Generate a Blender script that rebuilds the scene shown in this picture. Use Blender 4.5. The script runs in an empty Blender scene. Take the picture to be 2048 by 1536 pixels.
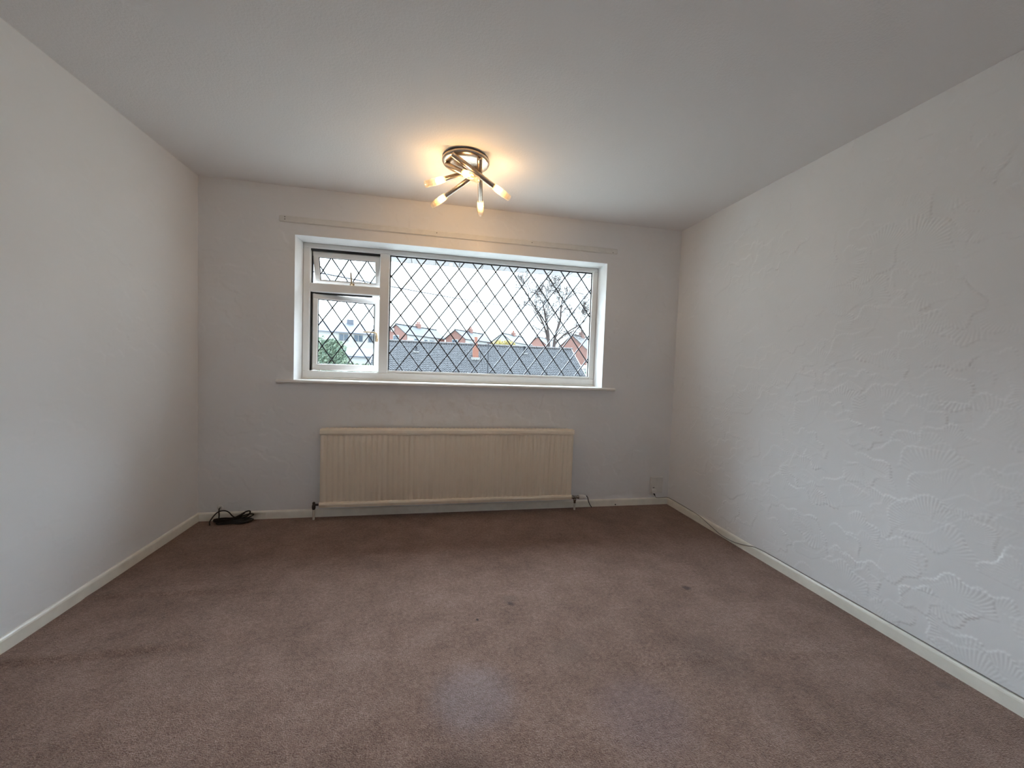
import bpy, math, random
import numpy as np
from mathutils import Vector, Matrix

# ------------------------------------------------------------------ camera, world, sun, exposure
scene = bpy.context.scene
col = scene.collection

CAM = Vector((1.6085, -3.1273, 1.1745))
YAW, PITCH, ROLL = 0.19915, -0.04422, 0.03587
fw = Vector((math.sin(YAW) * math.cos(PITCH), math.cos(YAW) * math.cos(PITCH), math.sin(PITCH)))
r0 = Vector((math.cos(YAW), -math.sin(YAW), 0.0))
u0 = r0.cross(fw)
rt = r0 * math.cos(ROLL) + u0 * math.sin(ROLL)
up = u0 * math.cos(ROLL) - r0 * math.sin(ROLL)
cd = bpy.data.cameras.new('camera')
cd.sensor_fit = 'HORIZONTAL'
cd.sensor_width = 36.0
cd.lens = 787.5 / 2048 * 36.0
cd.clip_start = 0.02
cd.clip_end = 500
cam = bpy.data.objects.new('camera', cd)
col.objects.link(cam)
m = Matrix((rt, up, -fw)).transposed().to_4x4()
m.translation = CAM
cam.matrix_world = m
scene.camera = cam

w = bpy.data.worlds.new('overcast_sky')
scene.world = w
w.use_nodes = True
bg = w.node_tree.nodes['Background']
bg.inputs['Color'].default_value = (0.84, 0.95, 1.05, 1)
bg.inputs['Strength'].default_value = 4.3

sd = bpy.data.lights.new('added_room_sun', 'SUN')
sd.energy = 31.0
sd.angle = math.radians(75)
sd.color = (0.78, 0.93, 1.11)
sun = bpy.data.objects.new('added_room_sun', sd)
col.objects.link(sun)
sun.rotation_euler = (math.radians(-46), 0, math.radians(0))   # wide soft sun, added to brighten the room beyond what the sky gives

vs = scene.view_settings
vs.view_transform = 'Standard'
vs.look = 'None'
vs.gamma = 1.0
vs.use_curve_mapping = False
vs.exposure = 0.12
LAMP_W = 3.75            # watts per bulb

cy = scene.cycles
cy.use_denoising = True
cy.max_bounces = 6
cy.diffuse_bounces = 6
cy.glossy_bounces = 3
cy.transmission_bounces = 3
cy.caustics_reflective = False
cy.caustics_refractive = False
cy.use_light_tree = False
cy.transparent_max_bounces = 24
cy.sample_clamp_indirect = 6.0

# ------------------------------------------------------------------ helpers
class MB:
    def __init__(self):
        self.v, self.f, self.s = [], [], []

    def add(self, vs_, fs, smooth=False):
        b = len(self.v)
        self.v += [tuple(p) for p in vs_]
        for f in fs:
            self.f.append(tuple(i + b for i in f))
            self.s.append(smooth)
        return self

    def box(self, a, b):
        x0, y0, z0 = a
        x1, y1, z1 = b
        return self.add([(x0, y0, z0), (x1, y0, z0), (x1, y1, z0), (x0, y1, z0), (x0, y0, z1), (x1, y0, z1), (x1, y1, z1), (x0, y1, z1)],
                        [(0, 3, 2, 1), (4, 5, 6, 7), (0, 1, 5, 4), (1, 2, 6, 5), (2, 3, 7, 6), (3, 0, 4, 7)])

    def bbox(self, a, b, e=0.004):
        """box with chamfered edges"""
        x0, y0, z0 = a
        x1, y1, z1 = b
        e = min(e, (x1 - x0) * .45, (y1 - y0) * .45, (z1 - z0) * .45)
        base = len(self.v)
        idx = {}
        vl = []
        for ix, (X, sx) in enumerate(((x0, 1), (x1, -1))):
            for iy, (Y, sy) in enumerate(((y0, 1), (y1, -1))):
                for iz, (Z, sz) in enumerate(((z0, 1), (z1, -1))):
                    idx[ix, iy, iz, 0] = len(vl); vl.append((X, Y + sy * e, Z + sz * e))
                    idx[ix, iy, iz, 1] = len(vl); vl.append((X + sx * e, Y, Z + sz * e))
                    idx[ix, iy, iz, 2] = len(vl); vl.append((X + sx * e, Y + sy * e, Z))
        fs = []
        for i in (0, 1):
            q = [(0, 0), (1, 0), (1, 1), (0, 1)]
            fs.append([idx[i, a_, b_, 0] for a_, b_ in q])
            fs.append([idx[a_, i, b_, 1] for a_, b_ in q])
            fs.append([idx[a_, b_, i, 2] for a_, b_ in q])
        for i in (0, 1):
            for j in (0, 1):
                fs.append([idx[i, j, 0, 0], idx[i, j, 1, 0], idx[i, j, 1, 1], idx[i, j, 0, 1]])
                fs.append([idx[i, 0, j, 0], idx[i, 1, j, 0], idx[i, 1, j, 2], idx[i, 0, j, 2]])
                fs.append([idx[0, i, j, 1], idx[1, i, j, 1], idx[1, i, j, 2], idx[0, i, j, 2]])
        for i in (0, 1):
            for j in (0, 1):
                for k in (0, 1):
                    fs.append([idx[i, j, k, 0], idx[i, j, k, 1], idx[i, j, k, 2]])
        c = Vector(((x0 + x1) / 2, (y0 + y1) / 2, (z0 + z1) / 2))
        out = []
        for f in fs:
            P = [Vector(vl[k]) for k in f]
            n = (P[1] - P[0]).cross(P[2] - P[0])
            mid = sum(P, Vector()) / len(P)
            out.append(tuple(f) if n.dot(mid - c) > 0 else tuple(reversed(f)))
        return self.add(vl, out)

    def tube(self, pts, rad, n=8, cap=True, closed=False):
        P = [Vector(p) for p in pts]
        R = rad if isinstance(rad, (list, tuple)) else [rad] * len(P)
        N = len(P)
        T = []
        for i in range(N):
            if closed:
                t = P[(i + 1) % N] - P[i - 1]
            else:
                t = P[min(i + 1, N - 1)] - P[max(i - 1, 0)]
            T.append(t.normalized())
        ref = Vector((0, 0, 1)) if abs(T[0].z) < .9 else Vector((1, 0, 0))
        a = T[0].cross(ref).normalized()
        vl = []
        for i in range(N):
            a = (a - T[i] * a.dot(T[i])).normalized()
            b = T[i].cross(a)
            for k in range(n):
                th = 2 * math.pi * k / n
                vl.append(P[i] + (a * math.cos(th) + b * math.sin(th)) * R[i])
        fs = []
        for i in range(N if closed else N - 1):
            j = (i + 1) % N
            for k in range(n):
                k2 = (k + 1) % n
                fs.append((i * n + k, i * n + k2, j * n + k2, j * n + k))
        self.add(vl, fs, True)
        if cap and not closed:
            self.add(vl[:n], [tuple(reversed(range(n)))])
            self.add(vl[-n:], [tuple(range(n))])
        return self

    def lathe(self, prof, origin, axis, n=32, cap0=False, cap1=False):
        """prof: list of (along, radius) about axis from origin"""
        o = Vector(origin)
        ax = Vector(axis).normalized()
        ref = Vector((0, 0, 1)) if abs(ax.z) < .9 else Vector((1, 0, 0))
        a = ax.cross(ref).normalized()
        b = ax.cross(a)
        vl = []
        for (t, r) in prof:
            for k in range(n):
                th = 2 * math.pi * k / n
                vl.append(o + ax * t + (a * math.cos(th) + b * math.sin(th)) * r)
        fs = []
        for i in range(len(prof) - 1):
            for k in range(n):
                k2 = (k + 1) % n
                fs.append((i * n + k, i * n + k2, (i + 1) * n + k2, (i + 1) * n + k))
        self.add(vl, fs, True)
        if cap0:
            self.add(vl[:n], [tuple(reversed(range(n)))])
        if cap1:
            self.add(vl[-n:], [tuple(range(n))])
        return self

    def build(self, name, mat=None, parent=None):
        me = bpy.data.meshes.new(name)
        me.from_pydata(self.v, [], self.f)
        me.polygons.foreach_set('use_smooth', self.s)
        if mat:
            me.materials.append(mat)
        me.update()
        o = bpy.data.objects.new(name, me)
        col.objects.link(o)
        o.parent = parent
        return o


def tag(o, label=None, cat=None, group=None, kind=None):
    if label: o['label'] = label
    if cat: o['category'] = cat
    if group: o['group'] = group
    if kind: o['kind'] = kind
    return o


def empty(name, loc=(0, 0, 0), parent=None):
    o = bpy.data.objects.new(name, None)
    o.empty_display_size = .1
    col.objects.link(o)
    o.location = loc
    o.parent = parent
    return o


def link_copy(src, name, parent):
    o = bpy.data.objects.new(name, src.data)
    col.objects.link(o)
    o.parent = parent
    return o


def smooth_path(pts, sub=8, closed=False):
    P = [Vector(p) for p in pts]
    n = len(P)
    out = []
    for i in range(n if closed else n - 1):
        if closed:
            a, b, c, d = P[i - 1], P[i], P[(i + 1) % n], P[(i + 2) % n]
        else:
            a, b, c, d = P[max(i - 1, 0)], P[i], P[i + 1], P[min(i + 2, n - 1)]
        for k in range(sub):
            t = k / sub
            out.append(.5 * ((2 * b) + (c - a) * t + (2 * a - 5 * b + 4 * c - d) * t * t + (3 * b - a - 3 * c + d) * t ** 3))
    if not closed:
        out.append(P[-1])
    return out


# ------------------------------------------------------------------ materials
class NT:
    def __init__(self, name):
        self.m = bpy.data.materials.new(name)
        self.m.use_nodes = True
        self.t = self.m.node_tree
        self.b = self.t.nodes['Principled BSDF']
        self.out = self.t.nodes['Material Output']

    def n(self, kind, **kw):
        nd = self.t.nodes.new(kind)
        for k, v in kw.items():
            setattr(nd, k, v)
        return nd

    def l(self, a, b):
        self.t.links.new(a, b)

    def math(self, op, a, b=None, c=None, clamp=False):
        nd = self.n('ShaderNodeMath', operation=op)
        nd.use_clamp = clamp
        for i, x in enumerate((a, b, c)):
            if x is None: continue
            if isinstance(x, (int, float)): nd.inputs[i].default_value = x
            else: self.l(x, nd.inputs[i])
        return nd.outputs[0]

    def coord(self):
        return self.n('ShaderNodeTexCoord').outputs['Object']

    def noise(self, vec, scale, detail=3, rough=.5):
        nd = self.n('ShaderNodeTexNoise')
        nd.inputs['Scale'].default_value = scale
        nd.inputs['Detail'].default_value = detail
        nd.inputs['Roughness'].default_value = rough
        if vec is not None: self.l(vec, nd.inputs['Vector'])
        return nd.outputs['Fac']

    def ramp(self, fac, stops):
        nd = self.n('ShaderNodeValToRGB')
        el = nd.color_ramp.elements
        while len(el) < len(stops): el.new(.5)
        for e, (p, c) in zip(el, stops):
            e.position = p
            e.color = (*c, 1) if len(c) == 3 else c
        self.l(fac, nd.inputs[0])
        return nd.outputs[0]

    def mix(self, fac, a, b, mode='MIX'):
        nd = self.n('ShaderNodeMix', data_type='RGBA', blend_type=mode)
        for i, x in ((0, fac), (6, a), (7, b)):
            if isinstance(x, (int, float)): nd.inputs[i].default_value = x
            elif isinstance(x, tuple): nd.inputs[i].default_value = (*x, 1)
            else: self.l(x, nd.inputs[i])
        return nd.outputs[2]

    def bump(self, h, strength=.3, dist=.01):
        nd = self.n('ShaderNodeBump')
        nd.inputs['Strength'].default_value = strength
        nd.inputs['Distance'].default_value = dist
        self.l(h, nd.inputs['Height'])
        self.l(nd.outputs[0], self.b.inputs['Normal'])

    def set(self, base=None, rough=None, metal=None, **kw):
        if base is not None:
            if isinstance(base, tuple): self.b.inputs['Base Color'].default_value = (*base, 1)
            else: self.l(base, self.b.inputs['Base Color'])
        if rough is not None: self.b.inputs['Roughness'].default_value = rough
        if metal is not None: self.b.inputs['Metallic'].default_value = metal
        for k, v in kw.items():
            self.b.inputs[k].default_value = v
        return self


def plain(name, base, rough=.5, metal=0., var=.06, scale=30., bump=0.):
    t = NT(name)
    f = t.noise(t.coord(), scale, 3)
    lo = tuple(c * (1 - var) for c in base)
    hi = tuple(min(1, c * (1 + var)) for c in base)
    t.set(t.ramp(f, [(.3, lo), (.7, hi)]), rough, metal)
    if bump: t.bump(f, bump, .003)
    return t.m


def wall_material(name, base, stains=False):
    t = NT(name)
    co = t.coord()
    tone = t.noise(co, 2.2, 0, .6)
    c = t.ramp(tone, [(.3, tuple(x * .97 for x in base)), (.7, base)])
    if stains:
        # brown damp marks between the sill and the radiator
        sp = t.n('ShaderNodeSeparateXYZ')
        t.l(co, sp.inputs[0])
        def rng_(o, a, b):
            n_ = t.n('ShaderNodeMapRange'); t.l(o, n_.inputs[0])
            n_.inputs[1].default_value = a; n_.inputs[2].default_value = b
            return n_.outputs[0]
        k = t.math('MULTIPLY', t.math('MULTIPLY', rng_(sp.outputs[2], .62, .80), rng_(sp.outputs[2], 1.0, .85)),
                   t.math('MULTIPLY', rng_(sp.outputs[0], .75, 1.1), rng_(sp.outputs[0], 2.75, 2.0)))
        k = t.math('MULTIPLY', t.math('MULTIPLY', k, rng_(t.noise(co, 9, 4, .7), .48, .78)), .26)
        c = t.mix(k, c, (.45, .30, .18))
    t.set(c, .75)
    return t.m


M = {}
WHITE = (.87, .86, .855)
M['wall'] = wall_material('swept plaster', WHITE)
M['wall_back'] = wall_material('swept plaster under window', WHITE, True)
M['reveal'] = plain('white reveal paint', (.88, .88, .88), .6, 0, .03, 12, .15)


def ceiling_mat():
    t = NT('stippled ceiling')
    co = t.coord()
    a = t.noise(co, 90, 2, .7)
    t.bump(a, .28, .005)
    t.set((.83, .805, .795), .85)
    return t.m


def carpet_mat():
    t = NT('brown carpet')
    co = t.coord()
    a = t.noise(co, 210, 1, .7)
    b = t.noise(co, 60, 2, .75)
    c = t.noise(co, 7, 2, .7)
    d = t.noise(co, 1.6, 1, .6)
    f = t.math('ADD', t.math('ADD', t.math('MULTIPLY', a, .36), t.math('MULTIPLY', b, .30)), t.math('ADD', t.math('MULTIPLY', c, .2), t.math('MULTIPLY', d, .14)))
    base = t.ramp(f, [(.36, (.115, .064, .045)), (.5, (.222, .134, .100)), (.64, (.345, .232, .185))])
    # stains with a place of their own
    wob = t.n('ShaderNodeTexNoise'); wob.inputs['Scale'].default_value = 22
    t.l(co, wob.inputs['Vector'])
    ad = t.n('ShaderNodeVectorMath', operation='MULTIPLY_ADD')
    t.l(wob.outputs['Color'], ad.inputs[0]); ad.inputs[1].default_value = (.05, .05, 0); t.l(co, ad.inputs[2])
    for (x, y, r, k, colr) in ((2.02, -1.265, .024, .85, (.055, .034, .028)), (3.0, -1.26, .028, .85, (.05, .03, .025)),
                               (1.842, -1.37, .012, .9, (.03, .02, .018)), (3.59, -2.02, .036, .4, (.08, .05, .04)),
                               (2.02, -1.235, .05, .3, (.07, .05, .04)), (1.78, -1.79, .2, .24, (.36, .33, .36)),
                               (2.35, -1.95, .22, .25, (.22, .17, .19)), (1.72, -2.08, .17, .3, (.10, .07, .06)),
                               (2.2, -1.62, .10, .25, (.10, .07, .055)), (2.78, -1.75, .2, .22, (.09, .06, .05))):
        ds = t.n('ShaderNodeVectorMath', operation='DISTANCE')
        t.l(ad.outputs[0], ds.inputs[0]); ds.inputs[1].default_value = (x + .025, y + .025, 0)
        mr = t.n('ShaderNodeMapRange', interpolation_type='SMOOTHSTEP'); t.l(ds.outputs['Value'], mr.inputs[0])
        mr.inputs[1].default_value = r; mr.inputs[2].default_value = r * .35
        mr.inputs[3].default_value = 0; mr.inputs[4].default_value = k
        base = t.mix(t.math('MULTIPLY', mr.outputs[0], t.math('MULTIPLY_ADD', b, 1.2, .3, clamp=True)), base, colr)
    t.set(base, .95)
    t.b.inputs['Specular IOR Level'].default_value = .1
    t.b.inputs['Sheen Weight'].default_value = .15
    t.bump(a, .8, .006)
    return t.m


M['ceiling'] = ceiling_mat()
M['carpet'] = carpet_mat()
M['skirting'] = plain('aged cream gloss', (.90, .865, .77), .35, 0, .05, 14)
M['sill'] = plain('sill gloss white', (.88, .85, .80), .3, 0, .03, 9)
M['batten'] = plain('painted batten', (.79, .77, .735), .6, 0, .03, 25)
M['upvc'] = plain('window frame white', (.87, .85, .82), .35, 0, .03, 8)
M['gasket'] = plain('black gasket', (.012, .012, .014), .6, 0, .1, 40)
M['lead'] = plain('lead strip', (.035, .037, .045), .5, .3, .15, 60)
M['brass'] = plain('worn brass handle', (.30, .21, .12), .35, .8, .2, 60)
M['radiator'] = plain('cream radiator enamel', (.90, .775, .62), .38, 0, .02, 7)
M['radiator_cap'] = plain('cream radiator rail', (.92, .80, .64), .38, 0, .04, 18)
M['chrome'] = plain('valve chrome', (.35, .33, .31), .25, .9, .3, 90)
M['valve_dark'] = plain('dark valve body', (.06, .045, .04), .4, .5, .2, 60)
M['white_plastic'] = plain('white plastic', (.78, .75, .70), .35, 0, .03, 20)
M['pipe'] = plain('painted pipe', (.62, .57, .48), .4, 0, .08, 40)
M['black_cable'] = plain('black cable', (.012, .010, .010), .45, 0, .2, 60)
M['cable_shadow_tone'] = plain('shadow-toned cable', (.24, .22, .20), .5, 0, .15, 60)  # white cable darkened so its colour carries the shadow line
M['plate'] = plain('socket plate', (.74, .71, .66), .4, 0, .02, 20)
M['nickel'] = plain('brushed nickel', (.52, .44, .36), .28, 1.0, .12, 120)


def glass_mat():
    t = NT('window glass')
    t.t.nodes.remove(t.b)
    tr = t.n('ShaderNodeBsdfTransparent'); tr.inputs[0].default_value = (.95, .975, .97, 1)
    gl = t.n('ShaderNodeBsdfGlossy'); gl.inputs['Roughness'].default_value = .02
    lw = t.n('ShaderNodeLayerWeight'); lw.inputs[0].default_value = .5
    f = t.math('MULTIPLY_ADD', t.math('POWER', lw.outputs['Facing'], 5.0), .9, .035)
    n_ = t.noise(t.coord(), 3, 2)
    f = t.math('MULTIPLY', f, t.math('MULTIPLY_ADD', n_, .2, .9))
    mx = t.n('ShaderNodeMixShader')
    t.l(f, mx.inputs[0]); t.l(tr.outputs[0], mx.inputs[1]); t.l(gl.outputs[0], mx.inputs[2])
    t.l(mx.outputs[0], t.out.inputs[0])
    return t.m


def shade_mat(name, frost):
    t = NT(name)
    t.t.nodes.remove(t.b)
    tr = t.n('ShaderNodeBsdfTransparent'); tr.inputs[0].default_value = (.98, .96, .92, 1)
    tl = t.n('ShaderNodeBsdfTranslucent'); tl.inputs[0].default_value = (.80, .60, .32, 1)
    gl = t.n('ShaderNodeBsdfGlossy'); gl.inputs['Roughness'].default_value = .12
    a = t.n('ShaderNodeMixShader')
    f = t.math('MULTIPLY_ADD', t.noise(t.coord(), 200, 2), .1, frost - .05)
    t.l(f, a.inputs[0]); t.l(tr.outputs[0], a.inputs[1]); t.l(tl.outputs[0], a.inputs[2])
    b = t.n('ShaderNodeMixShader')
    lw = t.n('ShaderNodeLayerWeight'); lw.inputs[0].default_value = .5
    t.l(t.math('MULTIPLY_ADD', t.math('POWER', lw.outputs['Facing'], 3.0), .5, .04), b.inputs[0])
    t.l(a.outputs[0], b.inputs[1]); t.l(gl.outputs[0], b.inputs[2])
    t.l(b.outputs[0], t.out.inputs[0])
    return t.m


def bulb_mat():
    t = NT('lit capsule bulb')
    t.t.nodes.remove(t.b)
    em = t.n('ShaderNodeEmission')
    c = t.ramp(t.noise(t.coord(), 40, 2), [(.2, (1, .74, .42)), (.8, (1, .80, .50))])
    t.l(c, em.inputs[0]); em.inputs[1].default_value = 14.0
    t.l(em.outputs[0], t.out.inputs[0])
    return t.m


M['glass'] = glass_mat()
M['frost'] = shade_mat('frosted glass', .34)
M['clear'] = shade_mat('clear glass tip', .12)
M['bulb'] = bulb_mat()


def brick_mat(name, c1, c2, mortar, scale=1.0):
    t = NT(name)
    co = t.coord()
    sp = t.n('ShaderNodeSeparateXYZ'); t.l(co, sp.inputs[0])
    cb = t.n('ShaderNodeCombineXYZ')
    t.l(t.math('ADD', sp.outputs[0], sp.outputs[1]), cb.inputs[0]); t.l(sp.outputs[2], cb.inputs[1])
    br = t.n('ShaderNodeTexBrick')
    t.l(cb.outputs[0], br.inputs['Vector'])
    br.inputs['Color1'].default_value = (*c1, 1); br.inputs['Color2'].default_value = (*c2, 1)
    br.inputs['Mortar'].default_value = (*mortar, 1)
    br.inputs['Scale'].default_value = scale
    br.inputs['Brick Width'].default_value = .225; br.inputs['Row Height'].default_value = .075
    br.inputs['Mortar Size'].default_value = .008
    t.set(br.outputs['Color'], .85)
    return t.m


def leaf_mat(name, c1, c2):
    t = NT(name)
    t.set(t.ramp(t.noise(t.coord(), 4, 3), [(.3, c1), (.7, c2)]), .6)
    return t.m


M['brick'] = brick_mat('red brick', (0.216, 0.097, 0.083), (0.258, 0.122, 0.102), (0.238, 0.180, 0.158))
M['brick_chimney'] = brick_mat('orange chimney brick', (0.247, 0.092, 0.062), (0.285, 0.117, 0.081), (0.247, 0.136, 0.105))
M['slate'] = plain('grey roof tile', (0.048, 0.048, 0.053), .8, 0, .15, 6)
M['slate_blue'] = plain('pale blue grey roof', (0.123, 0.137, 0.169), .8, 0, .1, 4)
M['tile'] = plain('weathered concrete tile', (0.042, 0.042, 0.046), .85, 0, .42, 7)
M['tile_ridge'] = plain('ridge tile', (0.079, 0.072, 0.072), .85, 0, .25, 8)
M['render'] = plain('white render', (0.410, 0.417, 0.417), .8, 0, .06, 3)
M['flashing'] = plain('pale flashing', (0.273, 0.268, 0.258), .7, 0, .08, 9)
M['house_glass'] = plain('dark house window', (0.062, 0.087, 0.118), .15, 0, .3, 3)
M['soffit'] = plain('soffit board', (0.286, 0.273, 0.276), .6, 0, .1, 5)
M['bark'] = plain('grey bark', (0.065, 0.050, 0.047), .9, 0, .25, 8)
M['black_pole'] = plain('black pipe', (.02, .022, .03), .5, 0, .2, 12)
M['grass'] = leaf_mat('dry winter ground', (.27, .265, .235), (.34, .33, .30))
M['asphalt'] = plain('pale road', (0.149, 0.144, 0.149), .9, 0, .1, 2)
M['hedge'] = leaf_mat('hedge leaf', (0.085, 0.122, 0.065), (0.155, 0.194, 0.109))
M['hedge2'] = leaf_mat('conifer leaf', (0.100, 0.160, 0.119), (0.219, 0.269, 0.185))
M['forsythia'] = leaf_mat('yellow blossom', (0.355, 0.290, 0.077), (0.451, 0.374, 0.142))
M['green_door'] = plain('green garage door', (0.045, 0.124, 0.079), .6, 0, .1, 4)

# ------------------------------------------------------------------ the room
W, H, YB = 3.6966, 2.40, -3.6          # width, height, y of the wall behind the camera
WX0, WX1, WZ0, WZ1 = .611, 3.0204, 1.0218, 2.0677
TH = .30


def plane_grid(name, mat, x0, x1, y0, y1, z, nx, ny, fn=None, flip=False, thick=.1):
    m_ = MB()
    vl = []
    for j in range(ny + 1):
        for i in range(nx + 1):
            x = x0 + (x1 - x0) * i / nx
            y = y0 + (y1 - y0) * j / ny
            vl.append((x, y, z + (fn(x, y) if fn else 0)))
    fs = []
    for j in range(ny):
        for i in range(nx):
            a = j * (nx + 1) + i
            q = (a, a + 1, a + nx + 2, a + nx + 1)
            fs.append(tuple(reversed(q)) if flip else q)
    m_.add(vl, fs, True)
    return m_


def ruck(x, y):
    """two shallow rucks of the carpet by the left wall and a faint one on the right"""
    h = 0
    for (xa, ya, xb, yb, amp, wd) in ((-.1, -1.378, .60, -1.364, .010, .030), (.0, -.936, .62, -.968, .007, .026), (2.55, -1.745, 3.35, -1.81, .004, .03)):
        tt = (x - xa) / (xb - xa)
        if -.2 < tt < 1.25:
            yl = ya + (yb - ya) * tt
            env = max(0, min(1, (1.2 - tt) / .35)) * max(0, min(1, (tt + .2) / .15))
            d = (y - yl) / wd
            # steep towards the viewer, long towards the window
            h += amp * env * (math.exp(-(d / 2.2) ** 2) if d > 0 else math.exp(-(d / .45) ** 2))
    edge = min(x, W - x, -y)
    h *= max(0, min(1, edge / .02)) if edge < .02 else 1
    return h


fl = plane_grid('floor', M['carpet'], 0, W, YB, 0, 0, 110, 220, ruck)
fl.box((-.2, YB - .2, -.15), (W + .2, .3, -.012))
floor = fl.build('floor', M['carpet'])
tag(floor, 'worn brown carpet covering the whole floor', kind='structure')

cl = MB().box((-.2, YB - .2, H), (W + .2, TH, H + .12))
tag(cl.build('ceiling', M['ceiling']), 'white stippled ceiling', kind='structure')

def fan_relief(u0, u1, v0, v1, res, seed, amp, pitch=.14, ridge=.00075):
    """overlapping hand-swept plaster fans as a height field (metres)"""
    nu, nv = int((u1 - u0) / res) + 1, int((v1 - v0) / res) + 1
    U, V = np.meshgrid(np.linspace(u0, u1, nu), np.linspace(v0, v1, nv))
    hgt = np.zeros_like(U)
    rs = np.random.RandomState(seed)
    cs = []
    y = v0 - .1
    r_ = 0
    while y < v1 + .15:
        x = u0 - .15 + (r_ % 2) * pitch * .5
        while x < u1 + .15:
            cs.append((x + rs.uniform(-.045, .045), y + rs.uniform(-.045, .045)))
            x += pitch
        y += pitch * .62
        r_ += 1
    rs.shuffle(cs)
    du, dv = (u1 - u0) / (nu - 1), (v1 - v0) / (nv - 1)
    for (cx, cyv) in cs:
        R_ = rs.uniform(.10, .165)
        rot = rs.uniform(-.9, .9) + (math.pi if rs.rand() < .35 else 0) + math.pi / 2
        i0, i1 = max(0, int((cx - R_ - u0) / du)), min(nu, int((cx + R_ - u0) / du) + 2)
        j0, j1 = max(0, int((cyv - R_ - v0) / dv)), min(nv, int((cyv + R_ - v0) / dv) + 2)
        if i1 <= i0 or j1 <= j0: continue
        X, Y = U[j0:j1, i0:i1] - cx, V[j0:j1, i0:i1] - cyv
        rr_ = np.hypot(X, Y)
        th = np.arctan2(Y, X) - rot
        th = (th + math.pi) % (2 * math.pi) - math.pi
        half = rs.uniform(.95, 1.35)
        k = rs.uniform(46, 68)
        wob = .012 * np.sin(th * rs.uniform(5, 9) + rs.uniform(0, 6)) + .003 * np.sin(th * k)
        rim = R_ + wob - .012
        m_ = (rr_ < rim) & (np.abs(th) < half)
        q = np.clip(rr_ / rim, 0, 1)
        a_ = rs.uniform(.15, 1.0)
        fin = np.clip((q - .38) / .5, 0, 1) * np.clip((half - np.abs(th)) / .3, 0, 1)
        ph = rs.uniform(0, 6)
        lift = .0015 * q ** 2 * np.clip((half - np.abs(th)) / .5, 0, 1)
        val = rs.uniform(0, .0006) + lift + ridge * a_ * fin * np.sin(th * k + ph + 2.2 * np.sin(q * 5 + ph))
        blend = .35 * hgt[j0:j1, i0:i1] + val
        hgt[j0:j1, i0:i1] = np.where(m_, blend, hgt[j0:j1, i0:i1])
    # soften a little and add trowel unevenness
    for _ in range(1):
        hgt[1:-1, 1:-1] = (hgt[1:-1, 1:-1] * 4 + hgt[:-2, 1:-1] + hgt[2:, 1:-1] + hgt[1:-1, :-2] + hgt[1:-1, 2:]) / 8
    for q in range(14):
        a, b, p_ = rs.uniform(-16, 16), rs.uniform(-16, 16), rs.uniform(0, 6.28)
        hgt += .00022 * np.sin(a * U + b * V + p_)
    hgt = hgt * amp
    return U, V, hgt - hgt.min()


def relief_mesh(name, mat, U, V, Hh, fn, keep=None, flip=False, parent=None):
    nv, nu = U.shape
    P = fn(U, V, Hh).reshape(-1, 3).astype(np.float32)
    idx = np.arange(nu * nv).reshape(nv, nu)
    a, b, c, d = idx[:-1, :-1], idx[:-1, 1:], idx[1:, 1:], idx[1:, :-1]
    Q = np.stack([a, b, c, d] if not flip else [d, c, b, a], -1)
    if keep is not None:
        mk = keep(U, V)
        mk = mk[:-1, :-1] & mk[:-1, 1:] & mk[1:, 1:] & mk[1:, :-1]
        Q = Q[mk]
    Q = Q.reshape(-1, 4)
    me = bpy.data.meshes.new(name)
    me.vertices.add(len(P)); me.vertices.foreach_set('co', P.ravel())
    me.loops.add(Q.size); me.loops.foreach_set('vertex_index', Q.ravel().astype(np.int32))
    me.polygons.add(len(Q))
    me.polygons.foreach_set('loop_start', np.arange(0, Q.size, 4, dtype=np.int32))
    me.polygons.foreach_set('use_smooth', np.ones(len(Q), dtype=bool))
    me.materials.append(mat)
    me.update(calc_edges=True)
    me.validate()
    o = bpy.data.objects.new(name, me)
    col.objects.link(o)
    o.parent = parent
    return o


SK = .0035     # the plaster skin stands this far proud of the backing
wb = MB()
for a, b in (((-.2, SK, -.15), (W + .2, TH, WZ0 - .024)), ((-.2, SK, WZ1), (W + .2, TH, H + .1)),
             ((-.2, SK, WZ0 - .024), (WX0, TH, WZ1)), ((WX1, SK, WZ0 - .024), (W + .2, TH, WZ1))):
    wb.box(a, b)
wall_back = wb.build('wall_back', M['wall_back'])
tag(wall_back, 'white plastered wall with the wide leaded window', kind='structure')
U, V, Hh = fan_relief(-.004, W + .004, -.01, H + .004, .0055, 3, .8)
# snap the grid lines next to the opening on to its edges
us, vs2 = U[0].copy(), V[:, 0].copy()
for e_ in (WX0, WX1): us[np.abs(us - e_).argmin()] = e_
for e_ in (WZ0 - .024, WZ1): vs2[np.abs(vs2 - e_).argmin()] = e_
U, V = np.meshgrid(us, vs2)
e = 1e-5
relief_mesh('plaster', M['wall_back'], U, V, Hh, lambda a, b, h: np.stack([a, .001 - h, b], -1),
            lambda a, b: ~((a > WX0 + e) & (a < WX1 - e) & (b > WZ0 - .024 + e) & (b < WZ1 - e)), parent=wall_back)
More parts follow.
